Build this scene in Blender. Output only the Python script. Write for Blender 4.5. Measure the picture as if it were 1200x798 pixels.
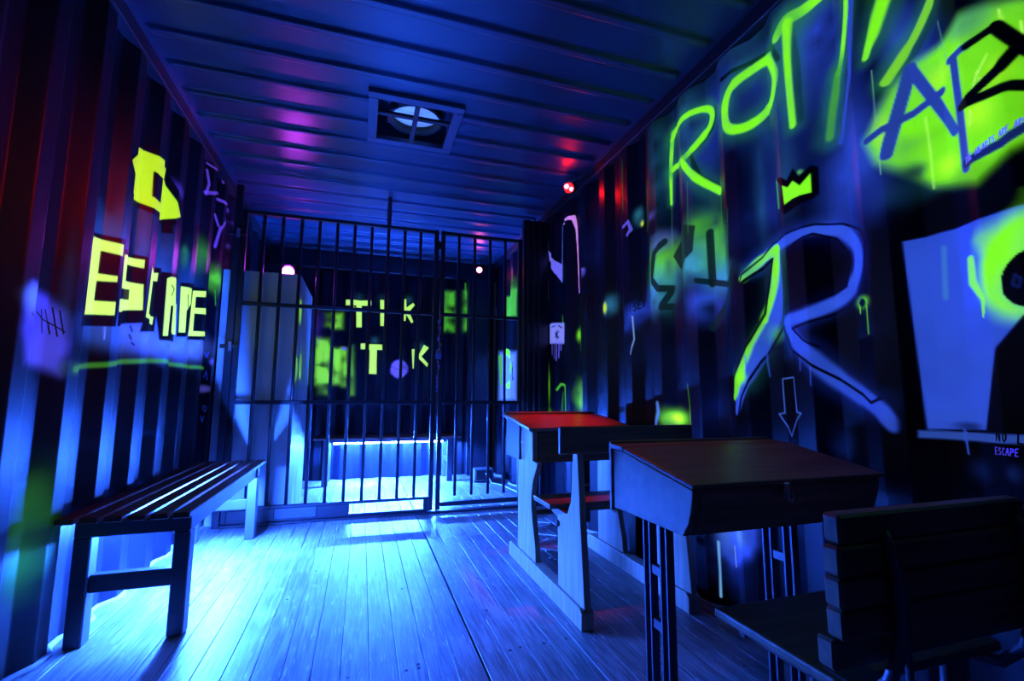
import bpy, math, random
import numpy as np
from mathutils import Vector, Matrix

random.seed(7)
rng = np.random.default_rng(7)
for o in list(bpy.data.objects):
    bpy.data.objects.remove(o, do_unlink=True)
scene = bpy.context.scene
col = scene.collection

# ------------------------------------------------------------------ camera
F_PX = 549.2
YAW, PITCH, ROLL = .3083, .1156, .0057
CAM = np.array([0., 0., .8593])
def cam_axes():
    cy, sy, cp, sp = math.cos(YAW), math.sin(YAW), math.cos(PITCH), math.sin(PITCH)
    fw = np.array([sy*cp, cy*cp, sp]); r = np.array([cy, -sy, 0.]); u = np.cross(r, fw)
    cr, sr = math.cos(ROLL), math.sin(ROLL)
    return np.array([cr*r + sr*u, -sr*r + cr*u, fw])
AX = cam_axes()
cd = bpy.data.cameras.new('camera')
cd.sensor_width = 36; cd.lens = F_PX/1200*36; cd.clip_start = .02; cd.clip_end = 60
cam = bpy.data.objects.new('camera', cd); col.objects.link(cam)
m3 = Matrix([AX[0], AX[1], -AX[2]]).transposed()
cam.matrix_world = Matrix.Translation(Vector(CAM)) @ m3.to_4x4()
scene.camera = cam

# ------------------------------------------------------------------ world and exposure
w = bpy.data.worlds.new('night'); scene.world = w
w.use_nodes = True
w.node_tree.nodes['Background'].inputs[0].default_value = (.01, .02, .06, 1)
w.node_tree.nodes['Background'].inputs[1].default_value = .2
scene.view_settings.view_transform = 'Standard'
scene.view_settings.look = 'None'
scene.view_settings.exposure = 0
scene.view_settings.gamma = 1
scene.view_settings.use_curve_mapping = False
try:
    scene.cycles.use_denoising = True
    scene.cycles.max_bounces = 10; scene.cycles.diffuse_bounces = 6; scene.cycles.glossy_bounces = 5
    scene.cycles.sample_clamp_indirect = 8
except Exception:
    pass

TUBE_LEFT, TUBE_BACK = 2900., 6000.          # radiance of the two blacklight tubes
LED_COL = (.02, .105, 1.)
FLUO = 1.0                               # strength of the ultraviolet-excited paint

# ------------------------------------------------------------------ helpers
XL, XR, H = -.943, 1.407, 2.36
Y0, Y1 = -.8, 5.15
GATE = 3.55
PL, CL = .262, 1.985          # corrugation pitch and a crest, left wall
PR, CR = .27, 2.283
DEP = .036
def corr(s, p, c):
    t = np.abs(((np.asarray(s, float) - c)/p + .5) % 1. - .5)
    return np.clip((t - .125)/.25, 0, 1)*DEP
def ray(u, v):
    return AX.T @ np.array([(u-600)/F_PX, -(v-399)/F_PX, 1.])
def on(u, v, ax, val):
    d = ray(u, v); t = (val - CAM[ax])/d[ax]
    return CAM + t*d
def on_left(u, v):
    d = ray(u, v); t = np.linspace((XL+.001)/d[0], (XL-DEP-.002)/d[0], 80)
    P = CAM[None] + t[:, None]*d
    k = np.argmax(P[:, 0] <= XL - corr(P[:, 1], PL, CL))
    return (P[k, 1], P[k, 2])
def on_right(u, v):
    d = ray(u, v); t = np.linspace((XR-.001)/d[0], (XR+DEP+.002)/d[0], 80)
    P = CAM[None] + t[:, None]*d
    k = np.argmax(P[:, 0] >= XR + corr(P[:, 1], PR, CR))
    return (P[k, 1], P[k, 2])
def on_back(u, v):
    p = on(u, v, 1, Y1+.018); return (p[0], p[2])
def on_closet(u, v):
    p = on(u, v, 0, -.45); return (p[1], p[2])

MATS = {}
def mat(name, color, rough=.5, metal=0., spec=.5, emit=None, estr=0., noise=None, bump=None, coat=0.):
    """principled with optional noise colour variation: noise=(scale xyz, amount), bump=(scale, strength)"""
    if name in MATS: return MATS[name]
    m = bpy.data.materials.new(name); m.use_nodes = True
    nt = m.node_tree; b = nt.nodes['Principled BSDF']
    b.inputs['Base Color'].default_value = (*color, 1)
    b.inputs['Roughness'].default_value = rough
    b.inputs['Metallic'].default_value = metal
    b.inputs['Specular IOR Level'].default_value = spec
    b.inputs['Coat Weight'].default_value = coat
    if emit:
        b.inputs['Emission Color'].default_value = (*emit, 1); b.inputs['Emission Strength'].default_value = estr
    if noise or bump:
        tc = nt.nodes.new('ShaderNodeTexCoord'); oi = nt.nodes.new('ShaderNodeObjectInfo')
        add = nt.nodes.new('ShaderNodeVectorMath'); add.operation = 'MULTIPLY_ADD'
        nt.links.new(oi.outputs['Random'], add.inputs[0]); add.inputs[1].default_value = (37, 91, 13)
        nt.links.new(tc.outputs['Object'], add.inputs[2])
        mp = nt.nodes.new('ShaderNodeMapping'); nt.links.new(add.outputs[0], mp.inputs[0])
        sc_ = noise[0] if noise else (bump[0],)*3
        mp.inputs['Scale'].default_value = sc_
        n = nt.nodes.new('ShaderNodeTexNoise'); n.inputs['Scale'].default_value = 1; n.inputs['Detail'].default_value = 5
        nt.links.new(mp.outputs[0], n.inputs['Vector'])
        if noise:
            a = noise[1]
            r = nt.nodes.new('ShaderNodeValToRGB')
            r.color_ramp.elements[0].position = .3; r.color_ramp.elements[1].position = .7
            r.color_ramp.elements[0].color = (*[c*(1-a) for c in color], 1)
            r.color_ramp.elements[1].color = (*[min(1, c*(1+a)) for c in color], 1)
            nt.links.new(n.outputs[0], r.inputs[0]); nt.links.new(r.outputs[0], b.inputs['Base Color'])
        if bump:
            bn = nt.nodes.new('ShaderNodeBump'); bn.inputs['Strength'].default_value = bump[1]; bn.inputs['Distance'].default_value = .002
            nt.links.new(n.outputs[0], bn.inputs['Height']); nt.links.new(bn.outputs[0], b.inputs['Normal'])
    MATS[name] = m
    return m

class MB:
    def __init__(s): s.v, s.f = [], []
    def raw(s, v, f):
        k = len(s.v); s.v += [tuple(p) for p in v]; s.f += [tuple(i+k for i in q) for q in f]; return s
    def box(s, a, b, ch=0.):
        (x0, y0, z0), (x1, y1, z1) = a, b
        if ch <= 0:
            return s.raw([(x0,y0,z0),(x1,y0,z0),(x1,y1,z0),(x0,y1,z0),(x0,y0,z1),(x1,y0,z1),(x1,y1,z1),(x0,y1,z1)],
                  [(0,3,2,1),(4,5,6,7),(0,1,5,4),(1,2,6,5),(2,3,7,6),(3,0,4,7)])
        # chamfer all edges
        vs, idx = [], {}
        for i, X in ((0, (x0, x0+ch)), (1, (x1, x1-ch))):
            for j, Y in ((0, (y0, y0+ch)), (1, (y1, y1-ch))):
                for k, Z in ((0, (z0, z0+ch)), (1, (z1, z1-ch))):
                    idx[i,j,k,0] = len(vs); vs.append((X[0], Y[1], Z[1]))
                    idx[i,j,k,1] = len(vs); vs.append((X[1], Y[0], Z[1]))
                    idx[i,j,k,2] = len(vs); vs.append((X[1], Y[1], Z[0]))
        fs = []
        for i in (0, 1):
            q = [idx[i,0,0,0], idx[i,1,0,0], idx[i,1,1,0], idx[i,0,1,0]]; fs.append(q if i else q[::-1])
            q = [idx[0,i,0,1], idx[1,i,0,1], idx[1,i,1,1], idx[0,i,1,1]]; fs.append(q[::-1] if i else q)
            q = [idx[0,0,i,2], idx[1,0,i,2], idx[1,1,i,2], idx[0,1,i,2]]; fs.append(q if i else q[::-1])
        for j in (0, 1):
            for k in (0, 1):
                fs.append([idx[0,j,k,1], idx[1,j,k,1], idx[1,j,k,2], idx[0,j,k,2]])
                fs.append([idx[j,0,k,0], idx[j,1,k,0], idx[j,1,k,2], idx[j,0,k,2]])
                fs.append([idx[j,k,0,0], idx[j,k,1,0], idx[j,k,1,1], idx[j,k,0,1]])
        for i in (0, 1):
            for j in (0, 1):
                for k in (0, 1): fs.append([idx[i,j,k,0], idx[i,j,k,1], idx[i,j,k,2]])
        return s.raw(vs, fs)
    def prism(s, poly, axis, a, b):
        """polygon in the other two axes (order x,y,z without axis), extruded from a to b on axis"""
        n = len(poly); vs = []
        for c in (a, b):
            for p in poly:
                q = list(p); q.insert(axis, c); vs.append(q)
        fs = [tuple(range(n))[::-1], tuple(range(n, 2*n))] + [(i, (i+1) % n, n+(i+1) % n, n+i) for i in range(n)]
        return s.raw(vs, fs)
    def tube(s, pts, r, seg=10, close=False):
        P = [Vector(p) for p in pts]; n = len(P); rr = r if isinstance(r, (list, tuple)) else [r]*n
        vs = []; up = None
        for i in range(n):
            t = (P[(i+1) % n] - P[i-1]) if close else (P[min(i+1, n-1)] - P[max(i-1, 0)])
            t.normalize()
            if up is None or abs(up.dot(t)) > .99:
                up = Vector((0, 0, 1)) if abs(t.z) < .9 else Vector((1, 0, 0))
            a = t.cross(up).normalized(); b = t.cross(a).normalized(); up = -b
            for k in range(seg):
                w_ = 2*math.pi*k/seg
                vs.append(P[i] + a*math.cos(w_)*rr[i] + b*math.sin(w_)*rr[i])
        fs = []
        for i in range(n if close else n-1):
            j = (i+1) % n
            for k in range(seg):
                k2 = (k+1) % seg
                fs.append((i*seg+k, i*seg+k2, j*seg+k2, j*seg+k))
        if not close:
            fs.append(tuple(range(seg))[::-1]); fs.append(tuple(range((n-1)*seg, n*seg)))
        return s.raw(vs, fs)
    def lathe(s, prof, c, axis=Vector((0, 0, 1)), seg=24, cap=True):
        ax = Vector(axis).normalized(); a = ax.orthogonal().normalized(); b = ax.cross(a); c = Vector(c)
        vs = []
        for r, h in prof:
            for k in range(seg):
                t = 2*math.pi*k/seg
                vs.append(c + ax*h + (a*math.cos(t) + b*math.sin(t))*r)
        fs = [(i*seg+k, i*seg+(k+1) % seg, (i+1)*seg+(k+1) % seg, (i+1)*seg+k) for i in range(len(prof)-1) for k in range(seg)]
        if cap and prof[0][0] > 1e-4: fs.append(tuple(range(seg))[::-1])
        if cap and prof[-1][0] > 1e-4: fs.append(tuple(range((len(prof)-1)*seg, len(prof)*seg)))
        return s.raw(vs, fs)
    def build(s, name, m, parent=None, smooth=False, bevel=0.):
        me = bpy.data.meshes.new(name); me.from_pydata(s.v, [], s.f); me.update()
        import bmesh
        bm = bmesh.new(); bm.from_mesh(me); bmesh.ops.recalc_face_normals(bm, faces=bm.faces); bm.to_mesh(me); bm.free()
        if smooth:
            for p in me.polygons: p.use_smooth = True
        o = bpy.data.objects.new(name, me); col.objects.link(o)
        me.materials.append(m)
        if parent:
            o.parent = parent
            o.matrix_parent_inverse = Matrix.Translation(-Vector(parent.location)) if parent.get('_world') else Matrix()
        if bevel:
            bv = o.modifiers.new('edge', 'BEVEL'); bv.width = bevel; bv.segments = 2; bv.limit_method = 'ANGLE'; bv.angle_limit = .6
        return o
def thing(name, label, cat, loc=(0, 0, 0), rz=0, group=None):
    o = bpy.data.objects.new(name, None); col.objects.link(o); o.empty_display_size = .05
    o.location = loc; o.rotation_euler = (0, 0, rz)
    o['label'] = label; o['category'] = cat
    if group: o['group'] = group
    return o
def world_thing(*a, **k):
    """a thing whose parts are given in room coordinates"""
    o = thing(*a, **k); o['_world'] = 1; return o
def tag(o, label, cat, group=None):
    o['label'] = label; o['category'] = cat
    if group: o['group'] = group
    return o
def struct(o):
    o['kind'] = 'structure'; return o
def copy_tree(o, parent=None):
    c = o.copy(); col.objects.link(c); c.parent = parent
    for ch in o.children: copy_tree(ch, c)
    return c

# ------------------------------------------------------------------ materials
STEEL = mat('dark_painted_steel', (.014, .016, .024), .42, noise=((3, 3, 3), .35))
GATEM = mat('gate_black_paint', (.014, .015, .022), .38, noise=((8, 8, 8), .3))
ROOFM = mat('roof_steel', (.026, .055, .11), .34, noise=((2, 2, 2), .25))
WOOD_D = mat('dark_bench_wood', (.16, .055, .04), .4, noise=((3, 40, 40), .4))
BENCHM = mat('bench_steel', (.06, .065, .08), .45, noise=((6, 6, 6), .2))
OAK = mat('old_oak', (.42, .32, .22), .5, noise=((30, 30, 3), .25), bump=(60, .2))
OAK_H = mat('old_oak_across', (.34, .24, .15), .3, noise=((3, 40, 40), .3))
OAKN = mat('desk_brown_wood', (.2, .13, .08), .42, noise=((3, 40, 40), .35))
PANELW = mat('pale_board', (.55, .56, .58), .5, noise=((2, 2, 2), .12))
BLACKP = mat('black_plastic', (.01, .01, .012), .35)
CHROME = mat('worn_metal', (.45, .45, .48), .35, metal=.8)
FRAMEM = mat('frame_steel_tube', (.09, .09, .11), .4, metal=.3)
CABLEM = mat('pale_cable', (.6, .6, .62), .5)

def paint_mat(name, base, rough):
    m = bpy.data.materials.new(name); m.use_nodes = True; nt = m.node_tree; b = nt.nodes['Principled BSDF']
    at = nt.nodes.new('ShaderNodeAttribute'); at.attribute_name = 'Paint'
    cv = nt.nodes.new('ShaderNodeAttribute'); cv.attribute_name = 'Cover'
    tc = nt.nodes.new('ShaderNodeTexCoord'); mp = nt.nodes.new('ShaderNodeMapping'); mp.inputs['Scale'].default_value = (4, 4, 1.2)
    n = nt.nodes.new('ShaderNodeTexNoise'); n.inputs['Scale'].default_value = 3; n.inputs['Detail'].default_value = 6
    nt.links.new(tc.outputs['Object'], mp.inputs[0]); nt.links.new(mp.outputs[0], n.inputs['Vector'])
    r = nt.nodes.new('ShaderNodeValToRGB')
    r.color_ramp.elements[0].position = .3; r.color_ramp.elements[1].position = .75
    r.color_ramp.elements[0].color = (*[c*.55 for c in base], 1); r.color_ramp.elements[1].color = (*[c*1.5 for c in base], 1)
    nt.links.new(n.outputs[0], r.inputs[0])
    mx = nt.nodes.new('ShaderNodeMix'); mx.data_type = 'RGBA'
    nt.links.new(cv.outputs['Fac'], mx.inputs[0]); nt.links.new(r.outputs[0], mx.inputs[6]); nt.links.new(at.outputs['Color'], mx.inputs[7])
    nt.links.new(mx.outputs[2], b.inputs['Base Color'])
    # fluorescent pigment: gives off its own colour under the ultraviolet lamps
    nt.links.new(at.outputs['Color'], b.inputs['Emission Color'])
    ml = nt.nodes.new('ShaderNodeMath'); ml.operation = 'MULTIPLY'; ml.inputs[1].default_value = FLUO
    nt.links.new(at.outputs['Alpha'], ml.inputs[0]); nt.links.new(ml.outputs[0], b.inputs['Emission Strength'])
    b.inputs['Roughness'].default_value = rough; b.inputs['Specular IOR Level'].default_value = .25
    n2 = nt.nodes.new('ShaderNodeTexNoise'); n2.inputs['Scale'].default_value = 9; n2.inputs['Detail'].default_value = 3
    nt.links.new(tc.outputs['Object'], n2.inputs['Vector'])
    bn = nt.nodes.new('ShaderNodeBump'); bn.inputs['Strength'].default_value = .25; bn.inputs['Distance'].default_value = .01
    nt.links.new(n2.outputs[0], bn.inputs['Height']); nt.links.new(bn.outputs[0], b.inputs['Normal'])
    return m
WALLM = paint_mat('spray_painted_container_steel', (.0045, .0065, .013), .38)

# ------------------------------------------------------------------ spray-paint canvas: colour per wall vertex
class Canvas:
    def __init__(s, us, vs, fn):
        s.us, s.vs, s.fn = np.asarray(us), np.asarray(vs), fn
        n = (len(us), len(vs)); s.rgb = np.zeros(n+(3,)); s.fl = np.zeros(n); s.cv = np.zeros(n)
        U = rng.normal(size=(len(us)//12+3, len(vs)//12+3))
        iu = np.linspace(0, U.shape[0]-1.001, n[0]); iv = np.linspace(0, U.shape[1]-1.001, n[1])
        a, b = iu.astype(int), iv.astype(int); fu, fv = (iu-a)[:, None], (iv-b)[None]
        s.noise = (U[a][:, b]*(1-fu)*(1-fv) + U[a+1][:, b]*fu*(1-fv) + U[a][:, b+1]*(1-fu)*fv + U[a+1][:, b+1]*fu*fv)
    def win(s, lo, hi):
        i0, i1 = np.searchsorted(s.us, lo[0]), np.searchsorted(s.us, hi[0])
        j0, j1 = np.searchsorted(s.vs, lo[1]), np.searchsorted(s.vs, hi[1])
        return slice(i0, i1), slice(j0, j1)
    def lay(s, w_, a, c, fl):
        a = np.clip(a, 0, 1)
        s.rgb[w_] = s.rgb[w_]*(1-a[..., None]) + np.array(c)*a[..., None]
        s.fl[w_] = s.fl[w_]*(1-a) + fl*a
        s.cv[w_] = s.cv[w_]*(1-a) + a
    def scale(s, u, v):
        p, q = np.array(s.fn(u, v)), np.array(s.fn(u, v+4))
        return abs(p[1]-q[1])/4
    def pts(s, P, z=None):
        if z: P = [(z[0]+p[0]/z[2], z[1]+p[1]/z[2]) for p in P]
        return P, np.array([s.fn(*p) for p in P])
    @staticmethod
    def dseg(X, Y, a, b):
        d = b-a; L = max(1e-12, d@d)
        t = np.clip(((X-a[0])*d[0] + (Y-a[1])*d[1])/L, 0, 1)
        return np.hypot(X-a[0]-t*d[0], Y-a[1]-t*d[1]), t
    def neon(s, P, w_px, c, fl, soft, op, z, halo=None):
        h = halo or (.05, .5, .12)
        s.stroke(P, np.array(w_px)*2.6 if np.ndim(w_px) else w_px*2.6, h, .32, 1.7, .55, z, .2, True)
        s.stroke(P, w_px, c, fl, soft, op, z, .06, True)
    def stroke(s, P, w_px, c, fl=0., soft=.3, op=1., z=None, grain=0., curve=False):
        if curve and len(P) > 2:
            A = np.array([P[0]]+list(P)+[P[-1]], float); wv = np.broadcast_to(np.atleast_1d(np.array(w_px, float)), (len(P),)); out, ow = [], []
            for i in range(len(P)-1):
                p0, p1, p2, p3 = A[i:i+4]
                for t in np.arange(6)/6:
                    out.append(tuple(.5*(2*p1 + (p2-p0)*t + (2*p0-5*p1+4*p2-p3)*t*t + (3*p1-p0-3*p2+p3)*t**3))); ow.append(wv[i]*(1-t)+wv[i+1]*t)
            P = out+[tuple(P[-1])]; w_px = ow+[wv[-1]]
        px, Q = s.pts(P, z)
        if z: w_px = (np.array(w_px)/z[2])
        mid = px[len(px)//2]; sc_ = s.scale(*mid)
        ws = np.broadcast_to(np.atleast_1d(w_px), (len(Q),))*sc_/2 if np.ndim(w_px) else np.full(len(Q), w_px*sc_/2)
        m = ws.max()*(1+soft)+.01
        W_ = s.win(Q.min(0)-m, Q.max(0)+m)
        X, Y = s.us[W_[0]][:, None], s.vs[W_[1]][None]
        if X.size == 0 or Y.size == 0: return
        best = np.full((X.shape[0], Y.shape[1]), 9.)
        for i in range(len(Q)-1):
            d, t = s.dseg(X, Y, Q[i], Q[i+1])
            best = np.minimum(best, d/(ws[i]*(1-t)+ws[i+1]*t))
        k = max(soft, .12, .0055/ws.mean())
        a = np.clip((1+k*.5-best)/k, 0, 1); a = a*a*(3-2*a)*op
        if grain: a = a*np.clip(1+grain*s.noise[W_], 0, 1.3)
        s.lay(W_, a, c, fl)
    def poly(s, P, c, fl=0., soft_px=.8, op=1., z=None, grain=0.):
        px, Q = s.pts(P, z)
        if z and soft_px > 2: soft_px = soft_px/z[2]
        sc_ = s.scale(*np.mean(px, 0)); sf = max(soft_px*sc_, .003)
        W_ = s.win(Q.min(0)-sf-.01, Q.max(0)+sf+.01)
        X, Y = s.us[W_[0]][:, None], s.vs[W_[1]][None]
        if X.size == 0 or Y.size == 0: return
        ins = np.zeros((X.shape[0], Y.shape[1]), bool); dm = np.full(ins.shape, 9.)
        for i in range(len(Q)):
            a, b = Q[i], Q[(i+1) % len(Q)]
            dm = np.minimum(dm, s.dseg(X, Y, a, b)[0])
            if a[1] != b[1]:
                ins ^= ((a[1] > Y) != (b[1] > Y)) & (X < (b[0]-a[0])*(Y-a[1])/(b[1]-a[1])+a[0])
        sd = np.where(ins, dm, -dm)
        al = np.clip(.5+sd/(2*sf), 0, 1); al = al*al*(3-2*al)*op
        if grain: al = al*np.clip(1+grain*s.noise[W_], 0, 1.3)
        s.lay(W_, al, c, fl)
    def blob(s, u, v, ru, rv, c, fl=0., op=1., z=None, hard=0., grain=.25):
        if z: u, v, ru, rv = z[0]+u/z[2], z[1]+v/z[2], ru/z[2], rv/z[2]
        q = np.array(s.fn(u, v)); a_ = np.array(s.fn(u-ru, v)); b_ = np.array(s.fn(u+ru, v)); d_ = s.scale(u, v)*rv
        A, B = max(abs(b_[0]-a_[0])/2, 1e-3), max(d_, 1e-3)
        W_ = s.win(q-np.array([A, B])*1.6, q+np.array([A, B])*1.6)
        X, Y = s.us[W_[0]][:, None], s.vs[W_[1]][None]
        if X.size == 0 or Y.size == 0: return
        r = np.hypot((X-q[0])/A, (Y-q[1])/B)*(1+.12*s.noise[W_])
        al = np.clip((1.5-r)/(1.5-hard), 0, 1) if not hard else np.clip((1.02-r)/(1.02-hard), 0, 1)
        al = al*al*(3-2*al)*op
        if grain: al = al*np.clip(1+grain*s.noise[W_], 0, 1.4)
        s.lay(W_, al, c, fl)
    def mesh(s, name, place, m):
        nu, nv = len(s.us), len(s.vs)
        co = place(s.us, s.vs).reshape(-1, 3)
        i = (np.arange(nu-1)[:, None]*nv + np.arange(nv-1)[None]).ravel()
        quads = np.stack([i, i+nv, i+nv+1, i+1], 1).astype(np.int32)
        me = bpy.data.meshes.new(name)
        me.vertices.add(len(co)); me.vertices.foreach_set('co', co.astype(np.float32).ravel())
        me.loops.add(quads.size); me.loops.foreach_set('vertex_index', quads.ravel())
        me.polygons.add(len(quads)); me.polygons.foreach_set('loop_start', np.arange(0, quads.size, 4, dtype=np.int32))
        me.polygons.foreach_set('loop_total', np.full(len(quads), 4, np.int32))
        me.update(calc_edges=True)
        at = me.attributes.new('Paint', 'FLOAT_COLOR', 'POINT')
        at.data.foreach_set('color', np.concatenate([s.rgb, s.fl[..., None]], 2).astype(np.float32).ravel())
        cv = me.attributes.new('Cover', 'FLOAT', 'POINT'); cv.data.foreach_set('value', s.cv.astype(np.float32).ravel())
        me.polygons.foreach_set('use_smooth', np.ones(len(quads), bool))
        me.materials.append(m)
        o = bpy.data.objects.new(name, me); col.objects.link(o)
        return o
def steps(*segs):
    out = []
    for a, b, d in segs: out += list(np.arange(a, b-1e-6, d))
    return np.array(out + [segs[-1][1]])

G = (.22, 1., .015); GD = (.10, .62, .03); Y = (.62, 1., .10); YL = (.52, .85, .012)
B = (.045, .135, .95); TEAL = (.05, .36, .46); LAV = (.18, .17, .9); WHT = (.35, .62, 1.)
K = (.004, .004, .007); TB = (.045, .12, .75)

# --- right wall
R = Canvas(steps((Y0, .3, .03), (.3, 2.6, .004), (2.6, 3.55, .006), (3.55, Y1, .009)), np.arange(0, 2.3005, .004), on_right)
ZT, ZT2, ZA, ZM, ZN = (760, 0, 3.327), (850, 0, 3.992), (980, 0, 3.627), (680, 150, 3.19), (620, 230, 3.99)
ZR, ZC, ZK, Z6 = (840, 220, 2.85), (880, 170, 6.139), (1000, 200, 2.217), (620, 340, 3.99)
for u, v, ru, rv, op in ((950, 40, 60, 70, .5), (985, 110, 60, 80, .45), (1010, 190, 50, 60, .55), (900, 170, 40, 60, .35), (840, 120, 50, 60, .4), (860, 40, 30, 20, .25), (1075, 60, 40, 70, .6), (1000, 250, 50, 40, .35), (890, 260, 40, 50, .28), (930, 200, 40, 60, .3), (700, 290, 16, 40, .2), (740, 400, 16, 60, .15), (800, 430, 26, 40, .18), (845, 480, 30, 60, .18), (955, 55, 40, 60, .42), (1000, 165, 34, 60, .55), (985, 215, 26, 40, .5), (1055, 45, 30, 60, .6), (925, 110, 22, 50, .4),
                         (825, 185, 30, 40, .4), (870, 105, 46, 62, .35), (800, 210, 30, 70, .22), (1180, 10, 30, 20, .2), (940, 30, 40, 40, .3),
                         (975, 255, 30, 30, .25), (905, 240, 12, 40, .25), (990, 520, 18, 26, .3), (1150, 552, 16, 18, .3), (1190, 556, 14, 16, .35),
                         (1030, 225, 20, 40, .2), (915, 640, 30, 50, .12), (958, 650, 22, 45, .16)):  # last two: blue tube light on the lower wall, painted in
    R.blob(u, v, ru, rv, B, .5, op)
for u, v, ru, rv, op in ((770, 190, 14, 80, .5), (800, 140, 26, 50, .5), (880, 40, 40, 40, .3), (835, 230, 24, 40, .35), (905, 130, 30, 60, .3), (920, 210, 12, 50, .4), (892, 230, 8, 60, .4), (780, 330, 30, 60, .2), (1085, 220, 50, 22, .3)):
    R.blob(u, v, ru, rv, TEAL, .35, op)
# big neon word along the top
R.stroke([(265, 420), (250, 500), (160, 600), (200, 690), (292, 735)], 16, K, 0, .6, .9, ZT)
R.neon([(95, 520), (88, 640), (90, 795)], [24, 20, 12], G, .95, .6, 1, ZT)
R.neon([(92, 545), (130, 465), (200, 428), (245, 433), (240, 490), (190, 560), (95, 662)], 25, G, .9, .7, 1, ZT)
R.neon([(128, 632), (180, 690), (280, 745)], 27, G, .95, .6, 1, ZT)
R.stroke([(285, 310), (400, 245), (478, 178), (505, 230)], 20, K, 0, .5, .95, ZT)
R.neon([(470, 235), (490, 300), (470, 420), (400, 485), (330, 505), (300, 480), (300, 400), (330, 330), (400, 275), (470, 228)], 36, G, .9, .7, 1, ZT)
R.stroke([(300, 130), (330, 300), (345, 560)], 30, K, 0, .8, .5, ZT2)
R.neon([(235, 180), (280, 100), (360, 50), (450, -20)], [40, 58, 50, 42], G, 1., .55, 1, ZT2)
R.neon([(285, 110), (290, 300), (315, 585)], [50, 36, 32], G, .9, .8, 1, ZT2)
R.neon([(568, -20), (550, 220), (530, 340)], 36, G, .9, .7, 1, ZT2)
R.neon([(530, 340), (505, 500), (488, 640)], 42, GD, .55, 1., .8, ZT2)
R.stroke([(588, -20), (580, 350), (562, 500), (540, 665)], 26, TB, .45, .15, 1, ZT2)
R.neon([(745, -20), (690, 150), (655, 270)], [50, 44, 30], G, .9, .8, 1, ZT2)
R.stroke([(990, -20), (900, 200), (800, 330)], 60, K, 0, .9, .5, ZT2)
R.neon([(970, -20), (880, 180), (750, 385)], 40, (.24, .85, .04), .72, .6, 1, ZT2)
# green field with black tape letters; blue on some strokes is a painted reflection
R.poly([(330, 270), (450, 180), (520, 60), (640, 15), (800, -10), (900, 0), (900, 560), (740, 640), (600, 780), (430, 790), (170, 690), (125, 600), (230, 385)], G, .8, 40, .95, ZA, .12)
for u, v, ru, rv in ((200, 560, 50, 70), (440, 330, 60, 60), (600, 480, 80, 90), (480, 700, 60, 60), (680, 300, 80, 70)):
    R.blob(u, v, ru, rv, (.4, 1., .02), 1., .7, ZA)
R.blob(560, 90, 90, 60, TEAL, .3, .5, ZA); R.blob(330, 730, 70, 45, (.01, .05, .15), .1, .7, ZA)
for P in ([(600, 300), (580, 375)], [(690, 40), (705, 90)], [(610, 330), (612, 370), (625, 380)], [(570, 470), (568, 530)], [(785, 90), (790, 150)], [(640, 230), (600, 310)]):
    R.stroke(P, 6, (.55, 1., .15), 1.1, .8, .8, ZA)
R.stroke([(150, 300), (165, 500), (190, 740)], 4, (.3, .9, .2), .7, .8, .7, ZA)
R.stroke([(380, 500), (400, 650), (415, 800)], 9, (.45, 1., .1), 1., 1., .6, ZA)
R.stroke([(430, 90), (470, 260)], 5, (.2, .7, .3), .6, .9, .7, ZA)
R.stroke([(315, 290), (210, 660)], 42, TB, .36, .12, 1, ZA)
R.stroke([(320, 300), (505, 558)], [48, 40], TB, .36, .12, 1, ZA)
R.stroke([(130, 600), (450, 388)], 34, TB, .32, .12, 1, ZA)
R.stroke([(495, 245), (525, 470), (552, 715)], 36, TB, .3, .12, 1, ZA)
R.stroke([(480, 258), (560, 190)], 32, TB, .3, .12, 1, ZA)
R.stroke([(552, 195), (682, 108)], 34, K, .05, .12, 1, ZA)
R.stroke([(675, 112), (830, 215)], 48, K, 0, .12, 1, ZA)
R.stroke([(790, 180), (690, 290), (530, 455)], [50, 44, 34], K, 0, .12, 1, ZA)
R.stroke([(540, 448), (740, 362), (830, 362)], [36, 42, 44], K, .04, .12, 1, ZA)
R.stroke([(552, 695), (700, 608), (840, 515)], 40, (.02, .05, .3), .3, .12, 1, ZA)
# crown
R.stroke([(185, 250), (200, 450)], 26, GD, .6, 1.2, .8, ZC); R.blob(350, 195, 26, 22, G, .7, .8, ZC)
R.poly([(180, 245), (215, 230), (255, 255), (300, 165), (345, 225), (430, 145), (485, 158), (492, 350), (440, 390), (240, 500), (215, 480), (215, 300)], K, .02, 1, 1, ZC)
R.poly([(222, 290), (265, 305), (300, 255), (350, 290), (430, 200), (437, 340), (300, 385), (240, 430)], G, 1., .6, 1, ZC)
# symbols on a green cloud
for u, v, ru, rv, c, op in ((285, 540, 38, 110, GD, .8), (300, 600, 40, 90, TEAL, .6), (440, 400, 70, 80, GD, .75), (430, 500, 90, 80, TEAL, .7), (520, 470, 40, 110, GD, .6),
                           (530, 560, 50, 70, TEAL, .7), (470, 650, 80, 90, B, .45), (300, 420, 40, 40, LAV, .4), (265, 640, 24, 70, B, .5), (360, 470, 50, 60, G, .35)):
    R.blob(u, v, ru*1.15, rv*1.1, c, .75, min(1, op*1.25), ZM, 0, .35)
DKG = (.006, .03, .018)
R.stroke([(315, 425), (275, 470), (265, 565), (290, 600), (350, 600), (300, 670), (350, 668)], 25, DKG, .3, .2, .93, ZM)
R.poly([(385, 360), (430, 365), (420, 460), (378, 530), (348, 480)], DKG, .3, 1, .93, ZM)
R.stroke([(488, 392), (498, 580)], 32, DKG, .3, .15, .93, ZM)
R.stroke([(430, 570), (560, 585)], 24, DKG, .3, .15, .93, ZM)
R.stroke([(572, 505), (560, 600), (498, 745)], [16, 32, 34], DKG, .4, .2, .93, ZM)
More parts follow.
